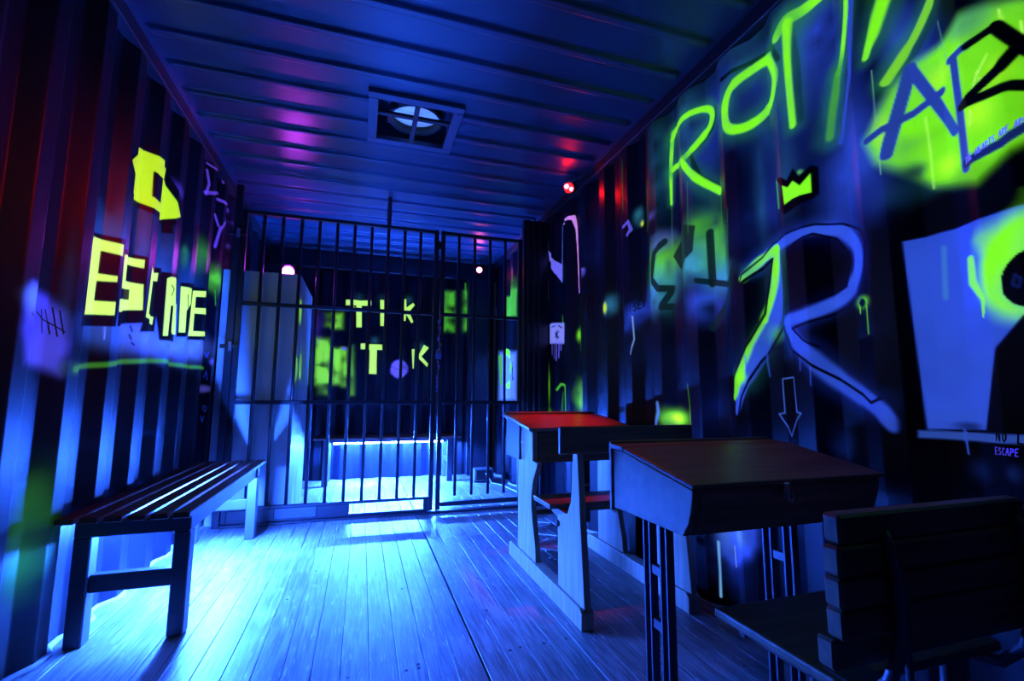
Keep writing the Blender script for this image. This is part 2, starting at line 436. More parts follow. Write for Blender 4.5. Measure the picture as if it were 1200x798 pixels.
R.blob(222, 330, 22, 40, TEAL, .6, .8, ZM); R.stroke([(160, 370), (178, 350), (190, 380), (175, 400)], 14, LAV, .5, .8, .9, ZM); R.blob(232, 357, 7, 12, (.7, 1., .02), 1., 1, ZM)
R.blob(262, 330, 10, 18, LAV, .5, .6, ZM)
R.blob(115, 660, 34, 50, TEAL, .45, .7, ZM); R.blob(92, 672, 8, 26, (.6, 1., .02), .9, 1, ZM)
R.blob(200, 690, 45, 40, B, .5, .75, ZM); R.blob(180, 740, 20, 30, B, .5, .5, ZM)
R.stroke([(195, 705), (202, 790), (188, 845)], 6, WHT, .45, .9, .9, ZM)
for x, h in ((157, 250), (248, 330), (342, 420), (400, 330), (525, 330), (550, 430)):
    R.stroke([(x, h-130), (x+3, h+60)], 5, GD, .4, 1.2, .5, ZM)
# pale N and the small face below it
R.stroke([(84, 215), (80, 330), (85, 490)], [10, 17, 10], (.2, .4, 1.), .6, .3, 1, ZN)
R.poly([(90, 255), (120, 300), (155, 318), (155, 405), (125, 365), (95, 300)], LAV, .7, .7, 1, ZN)
R.stroke([(157, 140), (155, 400)], [5, 9], (.12, .25, .9), .5, .4, 1, ZN)
R.stroke([(162, 130), (180, 102), (208, 100), (224, 150), (230, 300), (235, 450)], [8, 16, 24, 16, 12, 7], (.75, .3, .8), .7, .3, 1, ZN)
R.blob(247, 355, 9, 26, LAV, .6, .9, ZN, .5)
R.poly([(97, 597), (165, 590), (165, 690), (97, 690)], (.28, .32, 1.), .65, 6, 1, ZN)
for x, a in ((108, 740), (118, 758), (128, 768), (140, 755), (150, 720)): R.stroke([(x, 680), (x, a)], 5, LAV, .6, .5, 1, ZN)
for P in ([(105, 612), (122, 606)], [(138, 604), (155, 616)], [(122, 640), (140, 662)], [(122, 660), (138, 630)], [(128, 630), (132, 668)]): R.stroke(P, 4, K, 0, .3, 1, ZN)
R.blob(234, 650, 12, 36, G, .8, .9, ZN); R.stroke([(240, 600), (242, 720)], 5, GD, .5, 1, .7, ZN); R.stroke([(158, 560), (158, 600)], 10, GD, .4, 1, .7, ZN)
# drips and glows low on the wall
R.blob(75, 450, 22, 110, G, .8, .9, Z6); R.stroke([(130, 465), (150, 440), (168, 445), (172, 600)], 14, GD, .6, 1., .9, Z6); R.blob(243, 500, 17, 90, G, .6, .85, Z6)
R.blob(75, 590, 40, 40, G, .8, .7, Z6); R.stroke([(160, 480), (150, 600)], 12, GD, .4, 1, .6, Z6)
R.blob(690, 600, 70, 52, G, 1., 1, Z6); R.blob(700, 600, 30, 26, (.65, 1., .02), 1.2, .9, Z6); R.stroke([(600, 530), (605, 570), (590, 640)], 26, (.12, .35, .9), .6, 1., .8, Z6)
R.stroke([(740, 440), (752, 540), (760, 690)], 7, G, .8, .8, .8, Z6)
# arrow and the big outlined R
for z_ in (0,):
    R.stroke([(130, 260), (250, 165), (400, 140), (468, 200), (462, 310), (400, 382), (235, 445)], 90, B, .3, 1.6, .5, ZR, .1, True)
    R.stroke([(240, 470), (300, 555), (420, 650), (520, 720)], 110, B, .25, 1.6, .45, ZR, .1, True)
    R.stroke([(200, 230), (200, 400), (150, 530), (95, 640)], 110, (.04, .3, .3), .25, 1.6, .5, ZR, .1, True)
    R.stroke([(130, 260), (250, 165), (400, 140), (468, 200), (462, 310), (400, 382), (235, 445)], 46, B, .62, .8, .95, ZR, .1, True)
    R.stroke([(240, 470), (300, 555), (420, 650), (520, 720), (590, 790)], [40, 60, 60, 58, 50], B, .5, .8, .9, ZR, .1, True)
    R.stroke([(200, 230), (200, 400), (150, 530), (95, 640), (68, 750)], [40, 60, 58, 46, 20], B, .6, .7, .95, ZR, .1, True)
    R.stroke([(85, 305), (140, 250), (200, 205)], 30, G, .9, .7, .95, ZR, .1, True)
    R.stroke([(200, 210), (192, 330), (160, 440)], [36, 30, 26], G, .85, .9, .95, ZR, .1, True)
    R.stroke([(160, 440), (110, 530), (75, 630), (60, 700)], [20, 20, 34, 22], G, .8, 1., .9, ZR, .1, True)
    R.blob(80, 630, 22, 30, G, 1., .9, ZR); R.blob(200, 490, 28, 30, GD, .6, .7, ZR)
R.blob(100, 280, 40, 30, TEAL, .4, .5, ZR)
LW = 7
R.poly([(232, 215), (262, 182), (320, 156), (400, 172), (440, 218), (446, 245), (432, 328), (340, 373), (237, 412)], K, .0, 2, .75, ZR)
for P in ([(72, 335), (82, 292), (190, 185), (250, 145), (330, 122), (420, 120), (480, 140), (496, 180), (492, 320), (440, 400), (370, 430), (252, 470), (290, 510), (340, 532)],
          [(232, 415), (232, 210), (262, 180), (320, 153), (400, 170), (440, 215), (448, 240), (433, 330), (340, 375), (232, 417)],
          [(72, 335), (120, 290), (186, 240), (162, 420), (110, 510), (60, 620), (48, 720), (70, 775), (82, 700), (150, 580), (222, 465), (250, 540), (330, 600), (515, 718), (555, 702)]):
    R.stroke(P, LW, K, 0, .3, 1, ZR)
R.stroke([(70, 330), (186, 238)], 9, K, 0, .3, 1, ZR)
for P in ([(165, 520), (170, 580), (178, 630)], [(312, 600), (314, 660)], [(278, 570), (279, 610)], [(95, 560), (100, 625)]): R.stroke(P, 5, B, .5, .8, .8, ZR)
R.stroke([(917, 444), (930, 442), (934, 483), (939, 484), (928, 511), (913, 485), (920, 484), (917, 444)], 1.7, (.12, .3, .95), .55, .6, .9)
R.blob(488, 382, 23, 24, G, .7, 1, ZR); R.blob(486, 384, 12, 17, K, 0, 1, ZR, .7, 0)
R.stroke([(478, 395), (480, 420)], 6, G, .7, .8, 1, ZR); R.stroke([(500, 395), (507, 488)], 5, G, .7, .8, 1, ZR)
# keyhole mural
R.poly([(90, 190), (443, 40), (700, -60), (700, 760), (120, 700), (100, 420)], K, 0, 14, .8, ZK)
R.poly([(127, 184), (230, 160), (330, 124), (443, 88), (620, 30), (620, 690), (345, 674), (192, 672)], B, .52, 1, 1, ZK, .04)
R.blob(452, 245, 178, 172, G, .95, 1, ZK, .62, .08); R.blob(452, 300, 60, 60, B, .5, .7, ZK)
R.stroke([(305, 230), (310, 290), (338, 335), (338, 380)], [20, 24, 12, 5], G, .95, .9, .9, ZK); R.stroke([(235, 200), (240, 330)], 12, (.1, .5, .7), .55, 1.2, .4, ZK)
R.blob(451, 283, 68, 68, K, 0, 1, ZK, .97, 0)
R.stroke([(420, 270), (436, 280), (430, 302), (414, 296), (420, 270)], 7, (.02, .06, .25), .3, .8, .7, ZK)
R.poly([(370, 460), (443, 375), (475, 375), (560, 460), (590, 690), (345, 682)], K, 0, 1, 1, ZK)
R.poly([(168, 674), (345, 682), (620, 690), (620, 716), (345, 706), (168, 694)], (.06, .17, .85), .34, 1, 1, ZK)
R.stroke([(287, 655), (292, 690), (300, 735)], [8, 6, 5], B, .5, .7, 1, ZK)
R.blob(300, 664, 40, 12, K, 0, .5, ZK)
# splash with runs below the near desk
R.poly([(838, 606), (888, 600), (888, 640), (880, 655), (862, 664), (846, 650)], B, .55, 9, .95, None, .2); R.blob(852, 630, 12, 18, (.1, .3, 1.), .6, .8); R.blob(866, 628, 7, 12, (.15, .4, 1.), .7, .8); R.blob(856, 655, 26, 40, B, .3, .5)
R.stroke([(842, 635), (844, 670), (845, 699)], [3, 2.4, 3], (.2, .55, 1.), .7, .6, 1); R.stroke([(861, 640), (863, 664)], 2, WHT, .4, .8, .8)
# beyond the gate
R.poly([(593, 348), (606, 338), (606, 371), (593, 372)], GD, .55, 3, 1); R.blob(600, 340, 4, 16, GD, .5, .8)
R.blob(581, 366, 4, 8, B, .6, 1)
R.poly([(585, 412), (606, 412), (606, 470), (584, 470)], (.2, .45, .95), .6, 5, .9); R.stroke([(594, 412), (599, 430), (596, 452)], 7, G, .8, .8, 1)
R.stroke([(586, 418), (588, 450)], 5, GD, .6, .8, 1)
R.stroke([(600, 425), (601, 445)], 1.5, K, 0, .4, 1)

# --- left wall
Lc = Canvas(steps((Y0, 1.4, .03), (1.4, 3.6, .0045), (3.6, Y1, .03)), np.arange(0, 2.3005, .0045), on_left)
ZL, ZS, ZP, Z3, Z2, ZQ = (80, 260, 4.989), (140, 150, 6.133), (0, 320, 5.317), (0, 400, 3.99), (0, 200, 3.99), (180, 170, 6.14)
Lc.blob(170, 395, 45, 26, WHT, .35, .6); Lc.blob(215, 400, 40, 26, WHT, .5, .8); Lc.blob(190, 385, 60, 40, B, .35, .5)
LT = (.06, .26, .5)
for u, v, ru, rv, op in ((112, 300, 18, 70, .8), (142, 300, 14, 60, .7), (165, 310, 12, 60, .7), (190, 330, 14, 60, .8), (225, 345, 20, 60, .7), (130, 390, 40, 26, .7), (180, 250, 40, 60, .35), (80, 330, 12, 90, .3)): Lc.blob(u, v, ru, rv, LT, .22, op)
Lc.stroke([(350, 130), (530, 105), (660, 92), (770, 92), (860, 115), (945, 125)], 22, GD, .35, 1.2, .8, Z3)
Lc.blob(365, 130, 30, 40, GD, .3, .7, Z3)
Lc.blob(150, 740, 75, 130, GD, .2, .9, Z3); Lc.blob(40, 610, 30, 80, (.05, .4, .02), .12, .8); Lc.blob(20, 650, 18, 60, (.05, .45, .03), .2, .6)
Lc.poly([(205, 50), (300, 140), (400, 250), (440, 450), (380, 650), (250, 600), (150, 560), (130, 350), (170, 120)], (.085, .095, .8), .6, 60, .9, ZP, .12)
Lc.blob(215, 150, 40, 110, (.1, .25, 1.), .8, .8, ZP)
Lc.blob(1010, 510, 28, 70, GD, .7, 1, Z2); Lc.blob(928, 385, 30, 90, GD, .25, .8, Z2); Lc.blob(862, 395, 22, 60, GD, .3, .7, Z2); Lc.stroke([(1005, 560), (1008, 630)], 6, GD, .4, 1, .8, Z2)
PUR = (.25, .12, .75)
for P, w_ in (([(385, 130), (430, 160), (490, 220)], 18), ([(370, 340), (455, 345)], 26), ([(385, 180), (400, 280), (375, 350)], 22), ([(460, 390), (530, 465), (480, 600), (440, 730)], 24), ([(440, 440), (440, 500), (465, 580)], 20), ([(470, 190), (500, 270)], 20)):
    Lc.stroke(P, w_, PUR, .35, .8, .85, ZQ)
Lc.blob(180, 320, 50, 70, PUR, .22, .7, ZQ); Lc.stroke([(130, 165), (195, 115)], 22, K, 0, .4, .9, ZQ)
Lc.blob(560, 560, 16, 24, PUR, .3, .8, ZQ); Lc.blob(540, 730, 20, 26, PUR, .35, .8, ZQ)
# the outlined zero
Lc.poly([(75, 200), (150, 95), (330, 190), (352, 330), (445, 540), (445, 690), (385, 700), (388, 760), (300, 755), (300, 700), (270, 640), (120, 565), (80, 480)], K, 0, 1, 1, ZS)
Lc.poly([(145, 140), (310, 220), (335, 290), (320, 370), (410, 520), (440, 640), (290, 662), (280, 600), (150, 540), (100, 470), (115, 330), (92, 230), (135, 190)], YL, .85, .6, 1, ZS)
Lc.poly([(245, 310), (315, 365), (295, 540), (235, 490)], K, 0, .6, 1, ZS)
# ESCAPE
for P in ([(72, 612), (150, 42), (338, 105), (278, 612)], [(285, 612), (330, 158), (470, 205), (440, 590)], [(418, 642), (492, 250), (545, 270), (500, 642)],
          [(505, 500), (545, 290), (640, 310), (612, 700), (530, 690)], [(630, 672), (655, 352), (735, 368), (692, 672)], [(693, 690), (735, 378), (814, 394), (802, 690)]):
    Lc.poly(P, K, 0, .8, 1, ZL)
for P in ([(150, 85), (325, 135), (318, 202), (190, 168), (172, 300), (290, 318), (285, 352), (165, 345), (150, 460), (278, 468), (270, 546), (92, 542)],
          [(330, 190), (447, 222), (442, 272), (345, 248), (335, 345), (440, 366), (434, 516), (295, 526), (302, 450), (352, 456), (357, 395), (312, 388)],
          [(492, 258), (502, 305), (527, 298), (518, 348), (495, 342), (470, 540), (497, 556), (490, 602), (453, 556)],
          [(577, 330), (602, 320), (632, 335), (628, 480), (600, 490), (582, 666), (552, 666)], [(612, 500), (632, 480), (625, 660), (606, 655)],
          [(657, 375), (722, 390), (716, 480), (692, 520), (684, 646), (645, 646)],
          [(728, 405), (806, 405), (804, 440), (745, 437), (740, 503), (804, 505), (804, 542), (736, 535), (728, 638), (798, 642), (798, 668), (700, 668)]):
    Lc.poly(P, Y, .95, .6, 1, ZL)
for P in ([(702, 430), (700, 500)], [(362, 610), (372, 640)], [(355, 660), (365, 685)], [(370, 705), (385, 720)], [(605, 370), (620, 395), (603, 430)]): Lc.stroke(P, 9, K, 0, .3, 1, ZL)
Lc.stroke([(213, 615), (208, 685)], 6, WHT, .5, .6, .9, ZL)
for P in ([(955, 50), (965, 75), (975, 50)], [(950, 170), (965, 140), (968, 180)], [(950, 300), (965, 310), (958, 330), (948, 318), (950, 300)], [(938, 350), (945, 375), (952, 350)]): Lc.stroke(P, 5, B, .25, .5, .7, Z3)
Lc.blob(993, 95, 8, 18, LAV, .6, .9, Z3); Lc.blob(940, 222, 9, 20, LAV, .6, .9, Z3)

# --- back wall
def rect(a, b): return [(a[0], a[1]), (b[0], a[1]), (b[0], b[1]), (a[0], b[1])]
Bk = Canvas(steps((XL-.03, -.5, .03), (-.5, 1.42, .006)), np.arange(0, 2.1605, .006), on_back)
ZTk, ZG = (380, 330, 6.136), (340, 300, 3.99)
for x0, x1, y0, y1, op in ((40, 66, 190, 325, .5), (165, 192, 270, 330, .5), (202, 244, 268, 338, 1), (118, 188, 385, 600, .95), (122, 180, 560, 650, .5), (200, 240, 430, 600, 1), (244, 266, 440, 610, .9), (283, 297, 420, 650, .7), (24, 84, 420, 600, .5)):
    Bk.poly(rect((x0, y0), (x1, y1)), (.26, .95, .05), .7, 22, op, ZG, .35)
Bk.blob(253, 432, 14, 10, LAV, .6, .9, ZG)
Bk.poly(rect((712, 165), (772, 355)), GD, .55, 18, .95, ZG, .35); Bk.poly(rect((808, 165), (846, 355)), GD, .5, 18, .95, ZG, .35); Bk.stroke([(818, 130), (820, 200)], 8, GD, .4, 1, .8, ZG)
tik = [rect((155, 132), (187, 172)), [(200, 132), (312, 134), (312, 172), (270, 172), (270, 328), (230, 328), (230, 172), (202, 172)], rect((203, 182), (221, 207)), rect((328, 140), (339, 172)),
       rect((402, 130), (431, 318)), rect((441, 250), (450, 318)), [(562, 125), (590, 125), (592, 185), (640, 150), (652, 168), (612, 215), (642, 288), (628, 298), (590, 235), (586, 282), (560, 282)],
       rect((262, 443), (295, 485)), [(313, 450), (417, 452), (417, 492), (378, 492), (376, 666), (320, 664), (326, 492), (314, 490)], rect((434, 455), (444, 490)),
       [(630, 485), (650, 485), (644, 625), (636, 625)], rect((665, 595), (677, 622)), [(715, 455), (755, 475), (698, 540), (748, 590), (740, 615), (668, 545)]]
for u, v in ((250, 120), (420, 130), (600, 130), (365, 430), (690, 470)): Bk.blob(u, v, 50, 50, (.1, .45, .3), .2, .5, ZTk)
for P in tik:
    c = np.mean(P, 0); Bk.poly([tuple(c+(np.array(p)-c)*(1+10/max(6., np.linalg.norm(np.array(p)-c)))) for p in P], K, 0, .5, 1, ZTk)
for P in tik: Bk.poly(P, (.55, 1., .12), .85, .4, 1, ZTk)
Bk.blob(537, 628, 72, 78, LAV, .6, .95, ZTk, .7); Bk.stroke([(470, 610), (530, 630), (575, 660)], 4, K, 0, .4, .7, ZTk)
for u, v in ((800, 685), (800, 715), (800, 748), (800, 780)):
    Bk.stroke([(u-12, v-10), (u-12, v+8), (u+12, v+8), (u+12, v-10)], 5, LAV, .35, .6, .8, ZTk)
Bk.blob(-60, 300, 60, 140, PUR, .2, .6, ZTk)

# ------------------------------------------------------------------ the container shell
def place_right(us, vs):
    P = np.zeros((len(us), len(vs), 3)); P[..., 0] = (XR + corr(us, PR, CR))[:, None]; P[..., 1] = us[:, None]; P[..., 2] = vs[None]; return P
def place_left(us, vs):
    P = np.zeros((len(us), len(vs), 3)); P[..., 0] = (XL - corr(us, PL, CL))[:, None]; P[..., 1] = us[:, None]; P[..., 2] = vs[None]; return P
def place_back(us, vs):
    P = np.zeros((len(us), len(vs), 3)); P[..., 1] = (Y1 + corr(us, .25, .1))[:, None]; P[..., 0] = us[:, None]; P[..., 2] = vs[None]; return P
wall_right = struct(R.mesh('wall_right', place_right, WALLM))
wall_left = struct(Lc.mesh('wall_left', place_left, WALLM))
wall_back = struct(Bk.mesh('wall_back', place_back, WALLM))
struct(MB().box((XL-.06, Y0-.05, -.05), (XR+.06, Y0, H+.05)).build('wall_front', STEEL))

# lettering brushed on the right wall as thin strips that follow the steel
FONT = {'A': [[(0,0),(.35,1),(.7,0)],[(.15,.4),(.55,.4)]], 'C': [[(.65,.9),(.3,1),(.05,.6),(.05,.3),(.3,0),(.65,.1)]], 'D': [[(0,0),(0,1),(.4,.9),(.6,.5),(.4,.1),(0,0)]],
        'E': [[(.6,1),(0,1),(0,0),(.6,0)],[(0,.5),(.5,.5)]], 'H': [[(0,0),(0,1)],[(.6,0),(.6,1)],[(0,.5),(.6,.5)]], 'I': [[(.2,0),(.2,1)]], 'L': [[(0,1),(0,0),(.6,0)]],
        'N': [[(0,0),(0,1),(.6,0),(.6,1)]], 'O': [[(.3,0),(.05,.3),(.05,.7),(.3,1),(.55,.7),(.55,.3),(.3,0)]], 'P': [[(0,0),(0,1),(.55,.9),(.55,.55),(0,.45)]],
        'R': [[(0,0),(0,1),(.55,.9),(.55,.55),(0,.45),(.6,0)]], 'S': [[(.6,.9),(.3,1),(.05,.8),(.1,.6),(.55,.4),(.55,.15),(.3,0),(0,.1)]], 'T': [[(0,1),(.7,1)],[(.35,1),(.35,0)]],
        'U': [[(0,1),(0,.2),(.3,0),(.6,.2),(.6,1)]], 'W': [[(0,1),(.2,0),(.4,.7),(.6,0),(.8,1)]], 'Z': [[(0,1),(.6,1),(0,0),(.6,0)]], '[': [[(.4,1),(.1,1),(.1,0),(.4,0)]], ' ': []}
def wall_text(name, text, p0, p1, hpx, wpx, m, z=None):
    """letters from pixel p0 to p1 (baseline), drawn as strips hugging the right wall"""
    a = np.array(on_right(*p0)); b = np.array(on_right(*p1)); up = np.array(on_right(p0[0], p0[1]-hpx)) - a
    wm = np.linalg.norm(up)/hpx*wpx/2
    mb = MB(); n = len(text)
    for i, chr_ in enumerate(text):
        for line in FONT[chr_]:
            q = []
            for (fx, fy), (gx, gy) in zip(line, line[1:]):
                for t in (0, .5):
                    q.append((fx+(gx-fx)*t, fy+(gy-fy)*t))
            q.append(line[-1])
            Q = [a + (b-a)*((i+x*.95)/n) + up*y for x, y in q]
            for s_, e_ in zip(Q, Q[1:]):
                d = e_-s_; L = np.linalg.norm(d)
                if L < 1e-6: continue
                nrm = np.array([-d[1], d[0]])/L*wm; ext = d/L*wm*.6
                c = [s_-ext+nrm, e_+ext+nrm, e_+ext-nrm, s_-ext-nrm]
                mb.raw([(XR+corr(p[0], PR, CR)-.0012, p[0], p[1]) for p in c], [(0, 1, 2, 3)])
    return mb.build(name, m, wall_right)
def wall_lines(name, lines, wpx, m, left, z):
    XW, p, c0, sg, fn = (XL, PL, CL, -1, on_left) if left else (XR, PR, CR, 1, on_right)
    mb = MB()
    for L_ in lines:
        px = [(z[0]+q[0]/z[2], z[1]+q[1]/z[2]) for q in L_]
        for (u0, v0), (u1, v1) in zip(px, px[1:]):
            n = max(2, int(np.hypot(u1-u0, v1-v0)/1.2))
            Q = [np.array(fn(u0+(u1-u0)*k/n, v0+(v1-v0)*k/n)) for k in range(n+1)]
            wm = abs(fn(u0, v0)[1]-fn(u0, v0+4)[1])/4*wpx/2
            for s_, e_ in zip(Q, Q[1:]):
                d = e_-s_; L = np.linalg.norm(d)
                if L < 1e-6: continue
                nr = np.array([-d[1], d[0]])/L*wm; ex = d/L*wm*.5
                mb.raw([(XW+sg*(float(corr(q[0], p, c0))-.0014), q[0], q[1]) for q in (s_-ex+nr, e_+ex+nr, e_+ex-nr, s_-ex-nr)], [(0, 1, 2, 3)])
    return mb.build(name, m, wall_left if left else wall_right)
INKB = mat('black_marker', (.006, .006, .008), .5)
INKV = mat('violet_marker', (.1, .1, .9), .5, emit=(.12, .1, 1.), estr=.35)
INKL = mat('lilac_marker', (.25, .25, 1.), .5, emit=(.16, .2, 1.), estr=.6)
wall_lines('tally_marks', ([(255, 225), (258, 375)], [(278, 225), (305, 380)], [(322, 215), (352, 395)], [(368, 235), (392, 380)], [(195, 245), (205, 265)], [(225, 240), (265, 290), (400, 365)]), 1.5, INKB, True, ZP)
wall_text('tape_lettering', 'THE HEARTS ARE AROUND', (1132, 193), (1222, 132), 7, 1.2, INKL)
wall_text('marker_lettering', 'NO LI', (1168, 516), (1214, 522), 11, 1.8, INKB)
wall_text('violet_lettering', 'ESCAPE W', (1167, 532), (1208, 536), 8, 1.1, INKV)
wall_text('scrawled_lettering', '[ISEZ', (735, 370), (757, 357), 9, 1.3, INKB)

# floor of narrow boards
FLOORM = bpy.data.materials.new('worn_floor_boards'); FLOORM.use_nodes = True
nt = FLOORM.node_tree; b = nt.nodes['Principled BSDF']
tc = nt.nodes.new('ShaderNodeTexCoord'); oi = nt.nodes.new('ShaderNodeObjectInfo'); geo = nt.nodes.new('ShaderNodeNewGeometry')
def fl_noise(scale, detail, sx):
    mp = nt.nodes.new('ShaderNodeMapping'); mp.inputs['Scale'].default_value = sx
    nt.links.new(geo.outputs['Position'], mp.inputs[0])
    n = nt.nodes.new('ShaderNodeTexNoise'); n.inputs['Scale'].default_value = scale; n.inputs['Detail'].default_value = detail
    nt.links.new(mp.outputs[0], n.inputs['Vector']); return n
grain = fl_noise(1, 6, (90, 5, 5)); blot = fl_noise(2.2, 4, (1, .6, 1)); scr = fl_noise(1, 3, (160, 9, 9))
r1 = nt.nodes.new('ShaderNodeValToRGB'); r1.color_ramp.elements[0].color = (.22, .2, .19, 1); r1.color_ramp.elements[1].color = (.46, .44, .42, 1)
r1.color_ramp.elements[0].position = .38; r1.color_ramp.elements[1].position = .62
nt.links.new(grain.outputs[0], r1.inputs[0])
r2 = nt.nodes.new('ShaderNodeValToRGB'); r2.color_ramp.elements[0].color = (.42, .42, .42, 1); r2.color_ramp.elements[1].color = (1, 1, 1, 1)
r2.color_ramp.elements[0].position = .35; r2.color_ramp.elements[1].position = .62
nt.links.new(blot.outputs[0], r2.inputs[0])
mx = nt.nodes.new('ShaderNodeMix'); mx.data_type = 'RGBA'; mx.blend_type = 'MULTIPLY'; mx.inputs[0].default_value = 1
nt.links.new(r1.outputs[0], mx.inputs[6]); nt.links.new(r2.outputs[0], mx.inputs[7])
r3 = nt.nodes.new('ShaderNodeValToRGB'); r3.color_ramp.elements[0].position = .63; r3.color_ramp.elements[1].position = .69
r3.color_ramp.elements[0].color = (0, 0, 0, 1); r3.color_ramp.elements[1].color = (.8, .8, .8, 1)
nt.links.new(scr.outputs[0], r3.inputs[0])
mx2 = nt.nodes.new('ShaderNodeMix'); mx2.data_type = 'RGBA'; mx2.inputs[7].default_value = (.75, .75, .75, 1)
nt.links.new(r3.outputs[0], mx2.inputs[0]); nt.links.new(mx.outputs[2], mx2.inputs[6])
var = nt.nodes.new('ShaderNodeMath'); var.operation = 'MULTIPLY_ADD'; var.inputs[1].default_value = .3; var.inputs[2].default_value = .82
nt.links.new(oi.outputs['Random'], var.inputs[0])
mx3 = nt.nodes.new('ShaderNodeVectorMath'); mx3.operation = 'SCALE'
nt.links.new(mx2.outputs[2], mx3.inputs[0]); nt.links.new(var.outputs[0], mx3.inputs['Scale'])
nt.links.new(mx3.outputs[0], b.inputs['Base Color'])
rr = nt.nodes.new('ShaderNodeMath'); rr.operation = 'MULTIPLY_ADD'; rr.inputs[1].default_value = .3; rr.inputs[2].default_value = .28
nt.links.new(grain.outputs[0], rr.inputs[0]); nt.links.new(rr.outputs[0], b.inputs['Roughness'])
bn = nt.nodes.new('ShaderNodeBump'); bn.inputs['Strength'].default_value = .5; bn.inputs['Distance'].default_value = .002
nt.links.new(grain.outputs[0], bn.inputs['Height']); nt.links.new(bn.outputs[0], b.inputs['Normal'])
floor = struct(MB().box((XL-.05, Y0, -.06), (XR+.05, Y1+.05, -.022)).build('floor', mat('sub_floor', (.03, .03, .03), .8)))
NB = 28; BW = (XR-XL+.07)/NB
segs = [(Y0, .55), (.55, 2.94), (2.94, Y1+.04)]
pm = {}
for i in range(NB):
    x = XL-.035 + (i+.5)*BW
    for j, (a, c) in enumerate(segs):
        key = j
        if key not in pm:
            o = MB().box((-BW/2+.0008, -(c-a)/2+.001, -.022), (BW/2-.0008, (c-a)/2-.001, 0), .0013).build('plank', FLOORM, floor); pm[key] = o.data
        else:
            o = bpy.data.objects.new('plank', pm[key]); col.objects.link(o); o.parent = floor
        o.location = (x, (a+c)/2, -random.random()*.0012)
        if i == 16: o.scale.x = .92; o.location.x += .003          # the wide dark crack along the middle of the floor
SCR = mat('dark_screw', (.01, .01, .01), .6); scm = None
for k in range(34):
    x = XL-.035 + (random.randrange(2, NB-2)+.5)*BW + random.choice((-.02, .02)); y = random.choice((1.3, 1.62, 1.94, 2.26, 2.58, 2.88)) + random.uniform(-.02, .02)
    if scm is None:
        o = MB().lathe([(.006, 0), (.0055, .0008), (.002, .0011), (0, .0011)], (0, 0, 0), (0, 0, 1), 8).build('screw', SCR, floor); scm = o.data
    else:
        o = bpy.data.objects.new('screw', scm); col.objects.link(o); o.parent = floor
    o.location = (x, y, -.0005)
# wavy sealing bead where the walls meet the floor
for side, XW, p, c0 in ((-1, XL, PL, CL), (1, XR, PR, CR)):
    ys = np.arange(Y0, Y1, .022)
    mb = MB(); mb.tube([(XW + side*float(corr(y, p, c0)) - side*(.003+.003*math.sin(y*31)), y, .004+.002*math.sin(y*17)) for y in ys], .011, 6)
    struct(mb.build('baseboard_left' if side < 0 else 'baseboard_right', mat('sealing_bead', (.5, .5, .5), .6), smooth=True))

# roof with pressed ribs, open where the vent sits
VX0, VX1, VY0, VY1 = -.027, .457, 2.255, 2.738
def rib(x, y):
    c = 1.93; p = .212
    yy = np.abs(((y-c)/p + .5) % 1. - .5)*p
    xx = np.maximum(0, np.maximum(-.875 - x, x - 1.335))
    d = np.hypot(yy, xx*.9)
    return np.clip((.027-d)/.011, 0, 1)*.02
xs = np.unique(np.concatenate([np.linspace(XL, -.84, 12), np.linspace(-.84, 1.3, 24), np.linspace(1.3, XR, 12), [VX0+.02, VX1-.02]]))
ys = np.unique(np.concatenate([np.arange(Y0, Y1+.05, .0053), [VY0+.02, VY1-.02]]))
Z = H - rib(xs[:, None], ys[None])
V = np.stack([np.broadcast_to(xs[:, None], Z.shape), np.broadcast_to(ys[None], Z.shape), Z], 2).reshape(-1, 3)
nv = len(ys); fs = []
for i in range(len(xs)-1):
    for j in range(nv-1):
        cx, cy = (xs[i]+xs[i+1])/2, (ys[j]+ys[j+1])/2
        if VX0+.02 < cx < VX1-.02 and VY0+.02 < cy < VY1-.02: continue
        fs.append((i*nv+j, i*nv+j+1, (i+1)*nv+j+1, (i+1)*nv+j))
me = bpy.data.meshes.new('ceiling'); me.from_pydata(V.tolist(), [], fs); me.update()
for p in me.polygons: p.use_smooth = True
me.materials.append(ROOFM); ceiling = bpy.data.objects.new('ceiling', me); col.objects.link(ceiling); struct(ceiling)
# top side rails, gate jambs, end header and corner posts
struct(MB().box((XL-.05, Y0, 2.295), (XL+.012, Y1+.05, H+.03), .004).build('trim_1', STEEL))
struct(MB().box((XR-.012, Y0, 2.295), (XR+.05, Y1+.05, H+.03), .004).build('trim_2', STEEL))
for s, x0 in ((1, XL+.012), (-1, XR-.012)):
    pass
struct(MB().box((-.878, GATE-.02, 0), (-.834, GATE+.02, 2.30), .004).build('trim_3', STEEL))
mb = MB().box((1.222, GATE-.02, 0), (XR+.03, GATE+.03, 2.30), .004)
for x in (1.25, 1.30, 1.35): mb.box((x, GATE-.034, 0), (x+.022, GATE-.02, 2.30), .004)
struct(mb.build('trim_4', STEEL))
struct(MB().box((XL-.03, Y1-.05, 2.155), (XR+.03, Y1+.06, H+.02), .006).build('trim_5', STEEL))
struct(MB().box((1.10, Y1-.10, 0), (1.36, Y1+.06, 2.16), .006).build('trim_6', STEEL))
struct(MB().box((XL-.03, Y1-.10, 0), (XL+.12, Y1+.06, 2.16), .006).build('trim_7', STEEL))
struct(MB().box((-.832, GATE-.03, 0), (1.222, GATE+.03, .018), .004).build('trim_8', STEEL))

